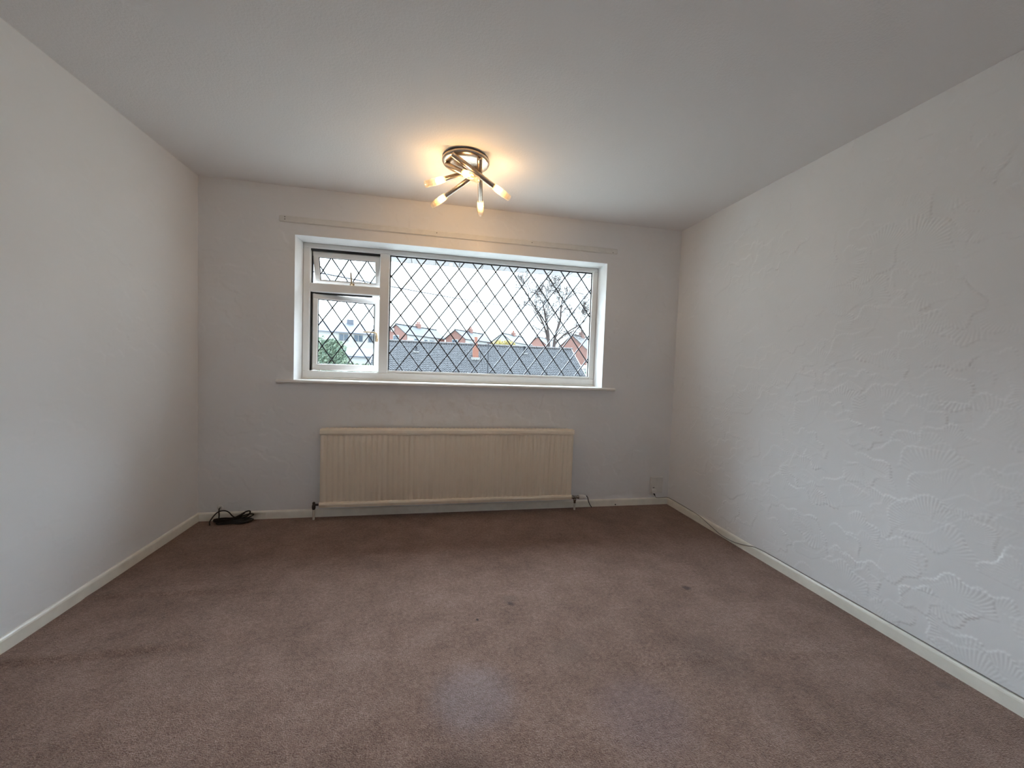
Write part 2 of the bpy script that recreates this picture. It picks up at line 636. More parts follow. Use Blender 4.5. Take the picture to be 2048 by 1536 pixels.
# plaster lining of the window opening
rv = MB()
e = .003
rv.box((WX0, -.0015, WZ0), (WX0 + e, .18, WZ1))
rv.box((WX1 - e, -.0015, WZ0), (WX1, .18, WZ1))
rv.box((WX0, -.0015, WZ1 - e), (WX1, .18, WZ1))
rv.build('window_reveal', M['reveal'], wall_back)
wl = MB().box((-.2, YB - .2, -.15), (-SK, SK, H + .1)).box((-SK - .001, YB, 0), (.001, -1.7, H)).build('wall_left', M['wall'])
tag(wl, 'white textured wall left of the window', kind='structure')
U, V, Hh = fan_relief(-1.72, .004, -.01, H + .004, .005, 5, .5)
relief_mesh('plaster', M['wall'], U, V, Hh, lambda a, b, h: np.stack([-.001 + h, a, b], -1), parent=wl)
wr = MB().box((W + SK, YB - .2, -.15), (W + .2, SK, H + .1)).box((W - .001, YB, 0), (W + SK + .001, -2.5, H)).build('wall_right', M['wall'])
tag(wr, 'white wall with swept fan plaster right of the window', kind='structure')
U, V, Hh = fan_relief(-2.52, .004, -.01, H + .004, .0033, 9, 1.1)
relief_mesh('plaster', M['wall'], U, V, Hh, lambda a, b, h: np.stack([W + .002 - h, a, b], -1), parent=wr, flip=True)
tag(MB().box((0, YB - .2, -.15), (W, YB, H + .1)).build('wall_front', M['wall']), 'white wall behind the viewer', kind='structure')


def skirting(name, a, b, nrm, label):
    """skirting board from a to b on the floor, nrm points into the room"""
    a, b, nrm = Vector(a), Vector(b), Vector(nrm)
    prof = [(0, -.011), (.013, -.011), (.013, .048), (.011, .054), (.006, .059), (0, .060)]
    vl = []
    for P in (a, b):
        for (d, z) in prof:
            vl.append(P + nrm * d + Vector((0, 0, z)))
    n = len(prof)
    fs = [tuple(reversed((i, (i + 1) % n, n + (i + 1) % n, n + i))) for i in range(n)]
    fs += [tuple(range(n)), tuple(reversed(range(n, 2 * n)))]
    o = MB().add(vl, fs).build(name, M['skirting'])
    return tag(o, label, kind='structure')


skirting('baseboard_back', (0, 0, 0), (W, 0, 0), (0, -1, 0), 'low cream skirting board under the window wall')
skirting('baseboard_left', (0, YB, 0), (0, 0, 0), (1, 0, 0), 'low cream skirting board along the left wall')
skirting('baseboard_right', (W, 0, 0), (W, YB, 0), (-1, 0, 0), 'low cream skirting board along the right wall')

# painted-over curtain batten
bt = empty('trim_1', (1.81, 0, 2.168))
tag(bt, 'painted batten for a curtain rail above the window', kind='structure')
MB().bbox((-1.30, -.011, -.022), (1.292, 0, .022), .006).build('batten', M['batten'], bt)
for dx, dz in ((-1.262, -.004), (-1.262, .012), (1.25, -.012), (-.2, .006), (.55, .004)):
    MB().lathe([(0, .0035), (.002, .003), (.0025, 0.0005)], (dx, -.0108, dz), (0, -1, 0), 8).build('screw', M['valve_dark'], bt)

# ------------------------------------------------------------------ window
win = empty('window_1', (0, .18, 0))
tag(win, 'wide white window with diamond leading and two small opening lights', kind='structure')
FD = .07                                  # frame depth
fr = MB()
OX0, OX1, OZ0, OZ1 = .6125, 3.019, 1.0235, 2.0665
IX0, IX1, IZ0, IZ1 = .664, 2.972, 1.088, 2.030
MX0, MX1 = 1.176, 1.249
TZ0, TZ1 = 1.698, 1.765
fr.bbox((OX0, 0, OZ0), (OX1, FD, IZ0), .006)
fr.bbox((OX0, 0, IZ1), (OX1, FD, OZ1), .006)
fr.bbox((OX0, .0006, IZ0 - .004), (IX0, FD - .0006, IZ1 + .004), .006)
fr.bbox((IX1, .0006, IZ0 - .004), (OX1, FD - .0006, IZ1 + .004), .006)
fr.build('frame', M['upvc'], win)
MB().bbox((MX0, .001, IZ0 - .004), (MX1, FD - .001, IZ1 + .004), .006).build('mullion', M['upvc'], win)
MB().bbox((IX0 - .004, .0015, TZ0), (MX0 + .004, FD - .0015, TZ1), .006).build('transom', M['upvc'], win)
# bead and gasket round the fixed pane
gx0, gx1, gz0, gz1 = MX1, IX1, 1.108, IZ1
MB().bbox((MX1 - .002, .012, IZ0 - .002), (IX1 + .002, .034, gz0), .004).build('glazing_bead', M['upvc'], win)
g = MB()
g.box((gx0, .028, gz1 - .009), (gx1, .034, gz1 + .002))
g.box((gx0 - .002, .028, gz0), (gx0 + .008, .034, gz1))
g.box((gx1 - .006, .028, gz0), (gx1 + .002, .034, gz1))
g.box((gx0, .030, gz0 - .002), (gx1, .034, gz0 + .003))
g.build('gasket', M['gasket'], win)
MB().box((gx0 - .004, .036, gz0 - .004), (gx1 + .004, .040, gz1 + .004)).build('pane', M['glass'], win)


def leading(parent, x0, x1, z0, z1, y, px, pz, cx, cz, half=.0041, blob=.0068):
    """diamond lead strips clipped to the rectangle; solder blobs sit on one family"""
    s = pz / px
    for fam in (1, -1):
        span = int((x1 - x0) / px + (z1 - z0) / pz) + 4
        for k in range(-span, span):
            # line z = cz + fam*s*(x-cx) + k*pz
            def zz(x): return cz + fam * s * (x - cx) + k * pz
            def xx(z): return cx + (z - cz - k * pz) / (fam * s)
            pts = []
            for x in (x0, x1):
                if z0 - 1e-6 <= zz(x) <= z1 + 1e-6: pts.append((x, zz(x)))
            for z in (z0, z1):
                if x0 < xx(z) < x1: pts.append((xx(z), z))
            if len(pts) < 2: continue
            a = Vector((pts[0][0], 0, pts[0][1])); b = Vector((pts[1][0], 0, pts[1][1]))
            if (b - a).length < .012: continue
            t = (b - a).normalized(); n = Vector((-t.z, 0, t.x))
            m_ = MB()
            yy = Vector((0, y - .0025 - (.0004 if fam > 0 else 0), 0)); yd = Vector((0, y + .0055, 0))
            vl = [a + n * half + yy, a - n * half + yy, b - n * half + yy, b + n * half + yy,
                  a + n * half + yd, a - n * half + yd, b - n * half + yd, b + n * half + yd]
            m_.add(vl, [(0, 3, 2, 1), (4, 5, 6, 7), (0, 1, 5, 4), (1, 2, 6, 5), (2, 3, 7, 6), (3, 0, 4, 7)])
            if fam > 0:
                i0 = math.floor((x0 - cx) / (px / 2)) - 1
                i1 = math.ceil((x1 - cx) / (px / 2)) + 1
                for i in range(i0, i1 + 1):
                    x = cx + i * px / 2
                    q = (zz(x) - cz - (i % 2) * pz / 2) / pz
                    if abs(q - round(q)) > .01: continue
                    if x0 + .004 < x < x1 - .004 and z0 + .004 < zz(x) < z1 - .004:
                        c = Vector((x, y, zz(x)))
                        m_.lathe([(-.0042, .0005), (-.0038, blob * .7), (-.0028, blob), (.0058, blob), (.0066, .0005)], c, (0, 1, 0), 8)
            m_.build('lead_strip', M['lead'], parent)


leading(win, gx0 + .002, gx1 - .002, gz0 + .001, gz1 - .003, .0375, .154, .2055, 1.338, 1.3525)

# sill board
MB().bbox((.498, -.21, .998), (3.135, -.006, 1.0215), .007).bbox((WX0 + .001, -.19, .999), (WX1 - .001, .002, 1.0222), .002).build('window_sill', M['sill'], win)
MB().bbox((WX0 + .002, -.012, 1.0215), (WX1 - .002, .0, 1.038), .004).build('bottom_trim', M['sill'], win)
g = MB()
g.box((IX0 - .004, .052, TZ1 - .003), (MX0 + .002, .069, TZ1 + .004)); g.box((IX0 - .004, .020, IZ1 - .015), (MX0 + .002, .069, IZ1 + .004))
g.box((IX0 - .004, .020, IZ0 + .002), (IX0 + .011, .069, TZ0 + .001)); g.box((IX0 - .004, .040, TZ1 + .001), (IX0 + .006, .069, IZ1))
g.box((IX0 - .004, .034, TZ0 - .010), (MX0 - .06, .069, TZ0 + .003))
g.build('gasket_and_gap_shade', M['gasket'], win)  # gasket strips brought forward, also painting the deep shadow in the sash gaps


def sash_mesh(wd, ht, st, tb, bb, depth):
    """sash frame in local coords: origin at its lower left front corner"""
    m_ = MB()
    m_.bbox((0, 0, 0), (wd, depth, bb), .005)
    m_.bbox((0, 0, ht - tb), (wd, depth, ht), .005)
    m_.bbox((0, .0005, bb - .004), (st, depth - .0005, ht - tb + .004), .005)
    m_.bbox((wd - st, .0005, bb - .004), (wd, depth - .0005, ht - tb + .004), .005)
    return m_


# lower casement: hinged on its left edge, standing ajar outwards
SW, SH = .500, .598
o = sash_mesh(SW, SH, .040, .041, .050, .05).build('casement_sash', M['upvc'], win)
o.location = (IX0 + .013, .026, IZ0 + .004)
o.rotation_euler = (0, 0, math.radians(14))
low = o
MB().box((.038, .018, .048), (SW - .038, .022, SH - .039)).build('pane', M['glass'], low)
g = MB()
for a, b in (((.040, .010, .050), (.045, .016, SH - .041)), ((SW - .045, .010, .050), (SW - .040, .016, SH - .041)), ((.04, .010, SH - .046), (SW - .04, .016, SH - .041))):
    g.box(a, b)
g.build('gasket', M['gasket'], low)
leading(low, .042, SW - .042, .052, SH - .043, .0195, .1385, .2055, .1415, .2935)
h = MB()
h.tube([(SW - .020, -.002, .275), (SW - .020, -.018, .285), (SW - .026, -.026, .318), (SW - .05, -.030, .322), (SW - .128, -.030, .322)], [.007, .008, .007, .006, .005], 10)
h.bbox((SW - .031, -.006, .248), (SW - .009, .001, .300), .003)
h.build('handle', M['brass'], low)

# top vent: hinged along its top edge, tilted open at the bottom
VW, VH = .500, .262
o = sash_mesh(VW, VH, .040, .044, .044, .05)
o.v = [(x, y, z - VH) for (x, y, z) in o.v]
top = o.build('vent_sash', M['upvc'], win)
top.location = (IX0 + .007, .030, IZ1 - .017)
top.rotation_euler = (math.radians(18), 0, 0)
MB().box((.038, .018, -VH + .042), (VW - .038, .022, -.042)).build('pane', M['glass'], top)
g = MB()
g.box((.040, .010, -VH + .044), (.045, .016, -.044)); g.box((.04, .010, -.049), (VW - .04, .016, -.044)); g.box((.04, .010, -VH + .044), (VW - .04, .016, -VH + .047))
g.build('gasket', M['gasket'], top)
leading(top, .042, VW - .042, -VH + .046, -.046, .0195, .134, .2055, .196, -.143)
h = MB()
h.tube([(.28, -.002, -VH + .022), (.28, -.022, -VH + .03), (.28, -.026, -VH + .05), (.278, -.026, -VH + .125)], [.008, .008, .007, .005], 10)
h.bbox((.262, -.005, -VH + .01), (.298, .001, -VH + .034), .002)
h.build('handle', M['brass'], top)

# ------------------------------------------------------------------ radiator
RX0, RX1, RZ0, RZ1 = .826, 2.750, .100, .676
rad = empty('radiator', ((RX0 + RX1) / 2, 0, 0))
tag(rad, 'long cream ribbed panel radiator under the window', 'radiator')
hw = (RX1 - RX0) / 2
YF = -.092
pn = MB()
NR = 50
pw = 2 * hw / NR
prof = []
for i in range(NR):
    x = -hw + i * pw
    prof += [(x, 0.), (x + pw * .18, .0), (x + pw * .30, -.0078), (x + pw * .72, -.0078), (x + pw * .84, 0.)]
prof.append((hw, 0.))
z0, z1 = RZ0 + .034, RZ1 - .040
rows = [(z0, 0.), (z0 + .004, .25), (z0 + .016, 1.), (z1 - .022, 1.), (z1 - .004, .25), (z1, 0.)]
vl = [(x, YF + d * k, z) for (z, k) in rows for (x, d) in prof]
n = len(prof)
fs = [(j * n + i, j * n + i + 1, (j + 1) * n + i + 1, (j + 1) * n + i) for j in range(len(rows) - 1) for i in range(n - 1)]
pn.add(vl, fs, True)
pn.box((-hw, YF + .0005, z0), (hw, YF + .012, z1))
pn.build('front_panel', M['radiator'], rad)
rl = [(YF + .002, z1 - .004), (YF - .010, z1), (YF - .013, z1 + .010), (YF - .012, z1 + .030), (YF - .006, RZ1), (YF + .05, RZ1), (YF + .05, z1 - .004)]


def extrude_x(prof_, x0, x1):
    m_ = MB()
    n_ = len(prof_)
    vl_ = [(x0, y, z) for y, z in prof_] + [(x1, y, z) for y, z in prof_]
    f_ = [(i, (i + 1) % n_, n_ + (i + 1) % n_, n_ + i) for i in range(n_)] + [tuple(reversed(range(n_))), tuple(range(n_, 2 * n_))]
    return m_.add(vl_, f_)


extrude_x(rl, -hw - .003, hw + .003).build('top_rail', M['radiator_cap'], rad)
extrude_x([(YF + .002, z0 + .004), (YF - .011, z0), (YF - .014, z0 - .012), (YF - .010, z0 - .022), (YF - .008, RZ0), (YF + .03, RZ0), (YF + .03, z0 + .004)], -hw - .003, hw + .003).build('bottom_rail', M['radiator_cap'], rad)
MB().box((-hw, YF + .012, RZ0 + .02), (hw, YF + .03, RZ1 - .03)).build('back_panel', M['radiator'], rad)
gm = MB()
for i in range(60):
    x = -hw + .02 + i * (2 * hw - .04) / 60
    gm.box((x, YF + .046, RZ1 - .004), (x + .022, YF + .066, RZ1 + .0006))
gm.build('top_grille', M['radiator_cap'], rad)
for s in (-1, 1):
    MB().box((s * (hw - .25) - .02, YF + .03, RZ0 + .08), (s * (hw - .25) + .02, 0, RZ0 + .12)).box((s * (hw - .25) - .02, -.004, RZ0 + .05), (s * (hw - .25) + .02, 0, RZ1 - .08)).build('wall_bracket', M['radiator'], rad)
# lockshield valve on the left
v = MB()
vx = -hw - .046
v.tube([(-hw + .005, -.066, .112), (vx, -.066, .112)], .008, 10)
v.lathe([(0, .010), (.012, .013), (.03, .013), (.034, .010), (.05, .010), (.055, .006)], (vx, -.066, .078), (0, 0, 1), 12, True, True)
v.build('lockshield_valve', M['valve_dark'], rad)
MB().tube([(vx, -.066, .082), (vx, -.066, .002)], .0085, 10).build('pipe', M['pipe'], rad)
# thermostatic valve on the right
vx = hw + .048
v = MB()
v.tube([(hw - .005, -.066, .108), (hw + .02, -.066, .108)], .009, 10)
v.lathe([(0, .010), (.008, .014), (.018, .014), (.02, .011), (.05, .011), (.052, .015), (.062, .015), (.064, .012)], (hw + .014, -.066, .108), (1, 0, 0), 14, True, True)
v.lathe([(0, .0095), (.02, .0095), (.022, .013), (.038, .013), (.04, .0095), (.05, .0095)], (vx - .004, -.066, .058), (0, 0, 1), 12, True, True)
v.build('valve_body', M['chrome'], rad)
hd = MB().lathe([(0, .014), (.003, .0175), (.035, .0185), (.048, .017), (.058, .013), (.064, .007), (.066, .001)], (hw + .078, -.066, .108), (1, 0, 0), 18, True)
for k in range(12):
    a = k * math.pi / 6
    c = Vector((0, -.066 + math.cos(a) * .0182, .108 + math.sin(a) * .0182))
    hd.tube([(hw + .084, c.y, c.z), (hw + .115, c.y, c.z)], .0018, 5)
hd.build('thermostat_head', M['white_plastic'], rad)
MB().tube([(vx - .004, -.066, .064), (vx - .004, -.066, .002)], .0085, 10).build('pipe', M['pipe'], rad)

# ------------------------------------------------------------------ ceiling light
LC = Vector((1.768, -.705, H))
lamp = empty('ceiling_light', LC)
tag(lamp, 'round brushed nickel ceiling light with five angled lit glass tubes', 'ceiling light')
MB().lathe([(0, .128), (-.0, .132), (-.012, .140), (-.020, .1405), (-.028, .136), (-.033, .124), (-.034, .10), (-.0345, .002)], (0, 0, 0), (0, 0, 1), 64).build('ceiling_plate', M['nickel'], lamp)
# rod start and tip, relative to the ceiling centre of the plate
rods = [((-.086, -.112, -.038), (.278, .045, -.178)),     # A
        ((.070, -.116, -.044), (.130, .300, -.198)),      # B
        ((.092, .022, -.046), (-.192, .290, -.182)),      # C
        ((.020, .068, -.044), (-.230, -.010, -.180)),     # D
        ((-.114, .006, -.042), (.058, -.170, -.188))]     # E
RR = .0150
for (a, b) in rods:
    a, b = Vector(a), Vector(b)
    d = (b - a).normalized()
    L = (b - a).length
    gl_len = .118
    mend = L - gl_len
    arm = MB()
    arm.lathe([(-.002, .004), (0, RR - .002), (.004, RR), (mend - .012, RR), (mend, RR - .001), (mend + .001, RR - .004), (mend + .001, .002)], a, d, 20)
    p = a + d * .028
    arm.tube([(p.x, p.y, p.z), (p.x, p.y, -.028)], .007, 10)
    ao = arm.build('arm', M['nickel'], lamp)
    s0 = a + d * (mend - .008)
    MB().lathe([(0, RR + .003), (.03, RR + .0055), (.085, RR + .0055)], s0, d, 24).build('glass_shade', M['frost'], ao)
    MB().lathe([(.085, RR + .0055), (.108, RR + .0048), (.126, RR + .004), (.126, RR + .0015), (.09, RR + .002)], s0, d, 24).build('clear_tip', M['clear'], ao)
    MB().lathe([(.012, .002), (.014, .006), (.04, .0075), (.056, .006), (.060, .001)], s0, d, 12).build('bulb', M['bulb'], ao)
    ld = bpy.data.lights.new('bulb_light', 'POINT')
    ld.energy = LAMP_W
    ld.color = (1.0, .62, .28)
    ld.shadow_soft_size = .014
    lo = bpy.data.objects.new('bulb_light', ld)
    col.objects.link(lo)
    lo.parent = ao
    lo.location = s0 + d * .035

# ------------------------------------------------------------------ cables and sockets
# coil of black cable lying against the skirting in the left corner
rng = random.Random(4)
coil = empty('cable_coil', (.255, -.07, 0))
tag(coil, 'coiled black cable lying on the carpet in the left corner', 'cable')
pts = []
for k in range(9):
    ry = .030 + rng.uniform(-.010, .012)
    rx = .112 + rng.uniform(-.016, .012)
    ox, oy = rng.uniform(-.012, .012), rng.uniform(-.008, .008)
    zz_ = .006 + .0035 * k
    for j in range(8):
        th = 2 * math.pi * (j + k * .0) / 8
        pinch = 1 - .55 * math.exp(-(math.cos(th) / .42) ** 2)
        x = ox + rx * math.cos(th)
        y = oy + ry * math.sin(th) * pinch - .10 * (x + .02) * -.35
        z = zz_ + rng.uniform(-.002, .004)
        if k >= 7 and math.cos(th) > .6: z += .022 * (k - 6)
        pts.append((x, y, z))
pts = smooth_path(pts, 5)
MB().tube(pts, .0050, 7).build('cable_loops', M['black_cable'], coil)
MB().tube(smooth_path([(-.128, -.035, .006), (-.138, -.012, .026), (-.118, .030, .066), (-.083, .040, .079), (-.045, .034, .070), (.0, .01, .042), (.06, .0, .03)], 8), .0042, 7).build('raised_loop', M['black_cable'], coil)
MB().tube(smooth_path([(-.113, .069, .090), (-.112, .052, .085), (-.104, .035, .05), (-.09, .010, .03), (-.05, 0, .02)], 8), .0042, 7).build('feed_end', M['black_cable'], coil)
hole = MB().lathe([(0, .020), (.003, .018), (.004, .010), (.001, .006)], (.142, -.0005, .092), (0, -1, 0), 14, True, True).build('cable_grommet', M['batten'])
tag(hole, 'small pale cable outlet in the wall above the black cable coil', 'cable outlet')

# socket in the right corner of the window wall
so = empty('wall_socket', (3.575, 0, .165))
tag(so, 'small white painted socket low on the window wall by the right corner', 'socket')
MB().bbox((-.062, -.014, -.060), (.062, 0, .082), .005).build('socket_box', M['batten'], so)
MB().bbox((-.056, -.019, -.054), (.056, -.013, .020), .002).build('face_plate', M['batten'], so)
MB().box((-.042, -.0196, -.014), (-.024, -.0188, -.009)).build('socket_slot', M['gasket'], so)
MB().bbox((-.048, -.036, -.060), (-.012, -.016, -.026), .004).build('plug', M['batten'], so)
MB().tube([(-.036, -.030, -.058), (-.024, -.032, -.076)], [.006, .005], 8).build('cable_sleeve', M['gasket'], so)

cb = MB().tube(smooth_path([(3.550, -.032, .090), (3.560, -.034, .072), (3.585, -.032, .067), (3.63, -.030, .067), (3.672, -.026, .066), (W - .010, -.075, .064),
                            (W - .008, -.25, .063), (W - .008, -.42, .058), (W - .016, -.55, .040), (W - .017, -.66, .018), (W - .017, -.74, .012), (W - .017, -.83, .020),
                            (W - .016, -.92, .042), (W - .008, -1.02, .063), (W - .006, -1.3, .064), (W - .006, -1.7, .065), (W - .006, -2.2, .065), (W - .006, -3.0, .065), (W - .006, -3.58, .065)], 8), .0024, 8)
tag(cb.build('skirting_cable', M['cable_shadow_tone']), 'thin shadow-toned cable running along the top of the right skirting board', 'cable')
tw = MB().tube(smooth_path([(2.915, -.020, .100), (2.926, -.024, .085), (2.936, -.024, .050), (2.950, -.026, .022), (2.963, -.03, .004)], 6), .0034, 7)
tag(tw.build('loose_wire', M['black_cable']), 'short black wire hanging beside the white radiator valve', 'wire')
nl = MB().lathe([(0, .002), (.006, .002), (.0065, .006), (.009, .005), (.0095, .001)], (3.186, -.012, .014), (0, -1, .1), 10, True, True)
tag(nl.build('nail', M['valve_dark']), 'dark nail head in the back skirting board near the socket', 'nail')

# ------------------------------------------------------------------ outside: own eaves
eave = empty('trim_2', (1.8, .30, 2.075))
tag(eave, 'pale soffit boards of the eaves just outside the window', kind='structure')
bd = None
for i in range(24):
    if bd is None:
        bd = MB().bbox((0, 0, 0), (.206, .285, .018), .003).build('soffit_board', M['soffit'], eave)
        b_ = bd
    else:
        b_ = link_copy(bd, 'soffit_board', eave)
    b_.location = (-2.5 + i * .21, 0, 0)
MB().bbox((-2.55, .28, -.002), (2.6, .295, .16), .004).build('fascia', M['soffit'], eave)
MB().box((-2.55, -.02, .03), (2.6, .285, .06)).build('eave_board', M['soffit'], eave)

# ------------------------------------------------------------------ outside: ground
GZ = -2.7


def hill(x, y):
    if y < 25: return 0
    t = min(1, (y - 25) / 21)
    t = t * t * (3 - 2 * t)
    return t * 4.5 + max(0, (y - 46)) * .022


gd = plane_grid('ground', M['grass'], -60, 80, 1.0, 140, GZ, 40, 60, hill)
gd.build('ground', M['grass'])
tag(bpy.data.objects['ground'], 'grass gardens rising behind the bungalow', kind='structure')


def hillz(x, y): return GZ + hill(x, y)


# pale road rising beyond the hedge
rd = MB()
vl = []
for i in range(15):
    y = 26 + i * 2.2
    x = -4.4 - i * .12
    for dx in (-1.6, 1.9):
        vl.append((x + dx, y, hillz(x, y) + .06))
rd.add(vl, [(2 * i, 2 * i + 1, 2 * i + 3, 2 * i + 2) for i in range(14)], True)
tag(rd.build('road', M['asphalt']), 'pale road rising past the hedge', kind='structure')

# ------------------------------------------------------------------ outside: bungalow with tiled roof and chimney
RIDY, RIDZ, PITCHS = 24.0, 2.59, .62
BX0, BX1 = -2.05, 11.33
bung = empty('bungalow', (0, RIDY, GZ))
tag(bung, 'low bungalow with grey tiled roof right outside the window', 'house')
rz = RIDZ - GZ
run = 4.6


def tile_slope(sign):
    """interlocking tiles: stepped courses with a roll per column"""
    ncol = int((BX1 - BX0) / .165)
    nrow = 25
    m_ = MB()
    prof_ = [(0, 0.), (.30, -.008), (.55, 0.), (.68, .034), (.86, .034), (1, 0.)]
    tw_ = (BX1 - BX0) / ncol
    xs = []
    for c in range(ncol):
        for (u, h_) in prof_[:-1]:
            xs.append((BX0 + (c + u) * tw_, h_))
    xs.append((BX1, 0.))
    n_ = len(xs)
    rr = random.Random(8)
    for r_ in range(nrow):
        ya, yb = r_ * run / nrow, (r_ + 1) * run / nrow + .03
        vl_ = []
        off = [rr.uniform(-.004, .006) for _ in range(ncol + 1)]
        for (yy_, lift) in ((ya, 0.0), (yb, .034), (yb, -.012)):
            for i, (x, h_) in enumerate(xs):
                zz_ = rz - yy_ * PITCHS + lift + (h_ if lift or yy_ == ya else 0) + (off[i // 5] if lift else 0)
                vl_.append((x, -sign * yy_, zz_))
        f_ = []
        for j in (0, 1):
            for i in range(n_ - 1):
                q = (j * n_ + i, j * n_ + i + 1, (j + 1) * n_ + i + 1, (j + 1) * n_ + i)
                f_.append(tuple(reversed(q)) if sign > 0 else q)
        m_.add(vl_, f_, False)
    return m_


front = tile_slope(1).build('roof_tiles', M['tile'], bung)
front['kind'] = 'stuff'
back = tile_slope(-1).build('roof_tiles', M['tile'], bung)
back['kind'] = 'stuff'
# ridge tiles
rdm = None
k = 0
x = BX0
while x < BX1 - .2:
    if rdm is None:
        mm = MB()
        vl = []
        for xx_ in (0, .445):
            for a in range(7):
                th = math.pi * (a / 6) * .9 + .05 * math.pi
                vl.append((xx_, math.cos(th) * .13, math.sin(th) * .12))
        mm.add(vl, [(a, a + 1, 7 + a + 1, 7 + a) for a in range(6)] + [tuple(range(7)), tuple(reversed(range(7, 14)))], True)
        rdm = mm.build('ridge_tile', M['tile_ridge'], bung)
        o = rdm
    else:
        o = link_copy(rdm, 'ridge_tile', bung)
    o.location = (x, 0, rz - .035)
    x += .45
# gable walls and verge boards
for gx, s in ((BX0 + .12, 1), (BX1 - .12, -1)):
    gw = MB()
    x2 = gx + s * .22
    vl = [(gx, -run + .35, 0), (gx, run - .35, 0), (gx, run - .35, rz - run * PITCHS + .10), (gx, 0, rz - .12), (gx, -run + .35, rz - run * PITCHS + .10)]
    vl += [(x2, y, z) for (_, y, z) in vl]
    gw.add(vl, [(0, 1, 2, 3, 4), (9, 8, 7, 6, 5)] + [(i, 5 + i, 5 + (i + 1) % 5, (i + 1) % 5) for i in range(5)])
    gw.build('gable_wall', M['brick'], bung)
    vx_ = BX0 - .03 if s > 0 else BX1
    for sg in (1, -1):
        vb = MB()
        vl = []
        for xx_ in (vx_, vx_ + .035):
            vl += [(xx_, 0, rz + .05), (xx_, 0, rz - .16), (xx_, sg * run, rz - run * PITCHS - .16), (xx_, sg * run, rz - run * PITCHS + .06)]
        vb.add(vl, [(0, 1, 2, 3), (7, 6, 5, 4), (0, 4, 5, 1), (1, 5, 6, 2), (2, 6, 7, 3), (3, 7, 4, 0)])
        vb.build('verge_board', M['render'], bung)
MB().box((BX0 + .3, -run + .4, 0), (BX1 - .3, -run + .62, rz - run * PITCHS + .15)).build('front_wall', M['brick'], bung)
# chimney on the front slope
cx_, cyy = 4.30, -1.42
cz_ = rz + cyy * PITCHS
MB().bbox((cx_ - .18, cyy - .20, cz_ - .2), (cx_ + .18, cyy + .25, cz_ + .62), .01).build('chimney_stack', M['brick_chimney'], bung)
MB().bbox((cx_ - .09, cyy - .12, cz_ + .61), (cx_ + .10, cyy + .12, cz_ + 1.22), .03).lathe([(0, .10), (.06, .115), (.10, .09)], (cx_, cyy, cz_ + 1.2), (0, 0, 1), 14, True, True).build('chimney_pot', M['brick_chimney'], bung)
MB().bbox((cx_ - .30, cyy - .34, cz_ - .25), (cx_ + .26, cyy - .14, cz_ - .03), .01).build('chimney_flashing', M['flashing'], bung)
for (vx_, vy_, ht) in ((.53, -1.05, .28), (7.72, -.72, .42)):
    zz_ = rz + vy_ * PITCHS
    vp = MB().lathe([(0, .13), (.08, .07), (ht, .05), (ht + .01, .075), (ht + .06, .07), (ht + .07, .02)], (vx_, vy_, zz_ - .02), (0, 0, 1), 12, False, True).build('roof_vent', M['black_pole'], bung)
    MB().bbox((vx_ - .19, vy_ - .20, zz_ - .10), (vx_ + .19, vy_ - .08, zz_ - .02), .01).build('vent_flashing', M['flashing'], vp)

pole = MB().tube([(4.40, 17.0, GZ - .02), (4.37, 17.0, -.2), (4.365, 17.0, 2.30)], [.042, .038, .036], 10).lathe([(0, .036), (.012, .05), (.03, .045), (.04, .01)], (4.365, 17, 2.29), (0, 0, 1), 10)
tag(pole.build('vent_pipe', M['black_pole']), 'tall thin black pipe standing in front of the bungalow roof', 'pipe')

# ------------------------------------------------------------------ outside: houses on the rise
C0 = CAM


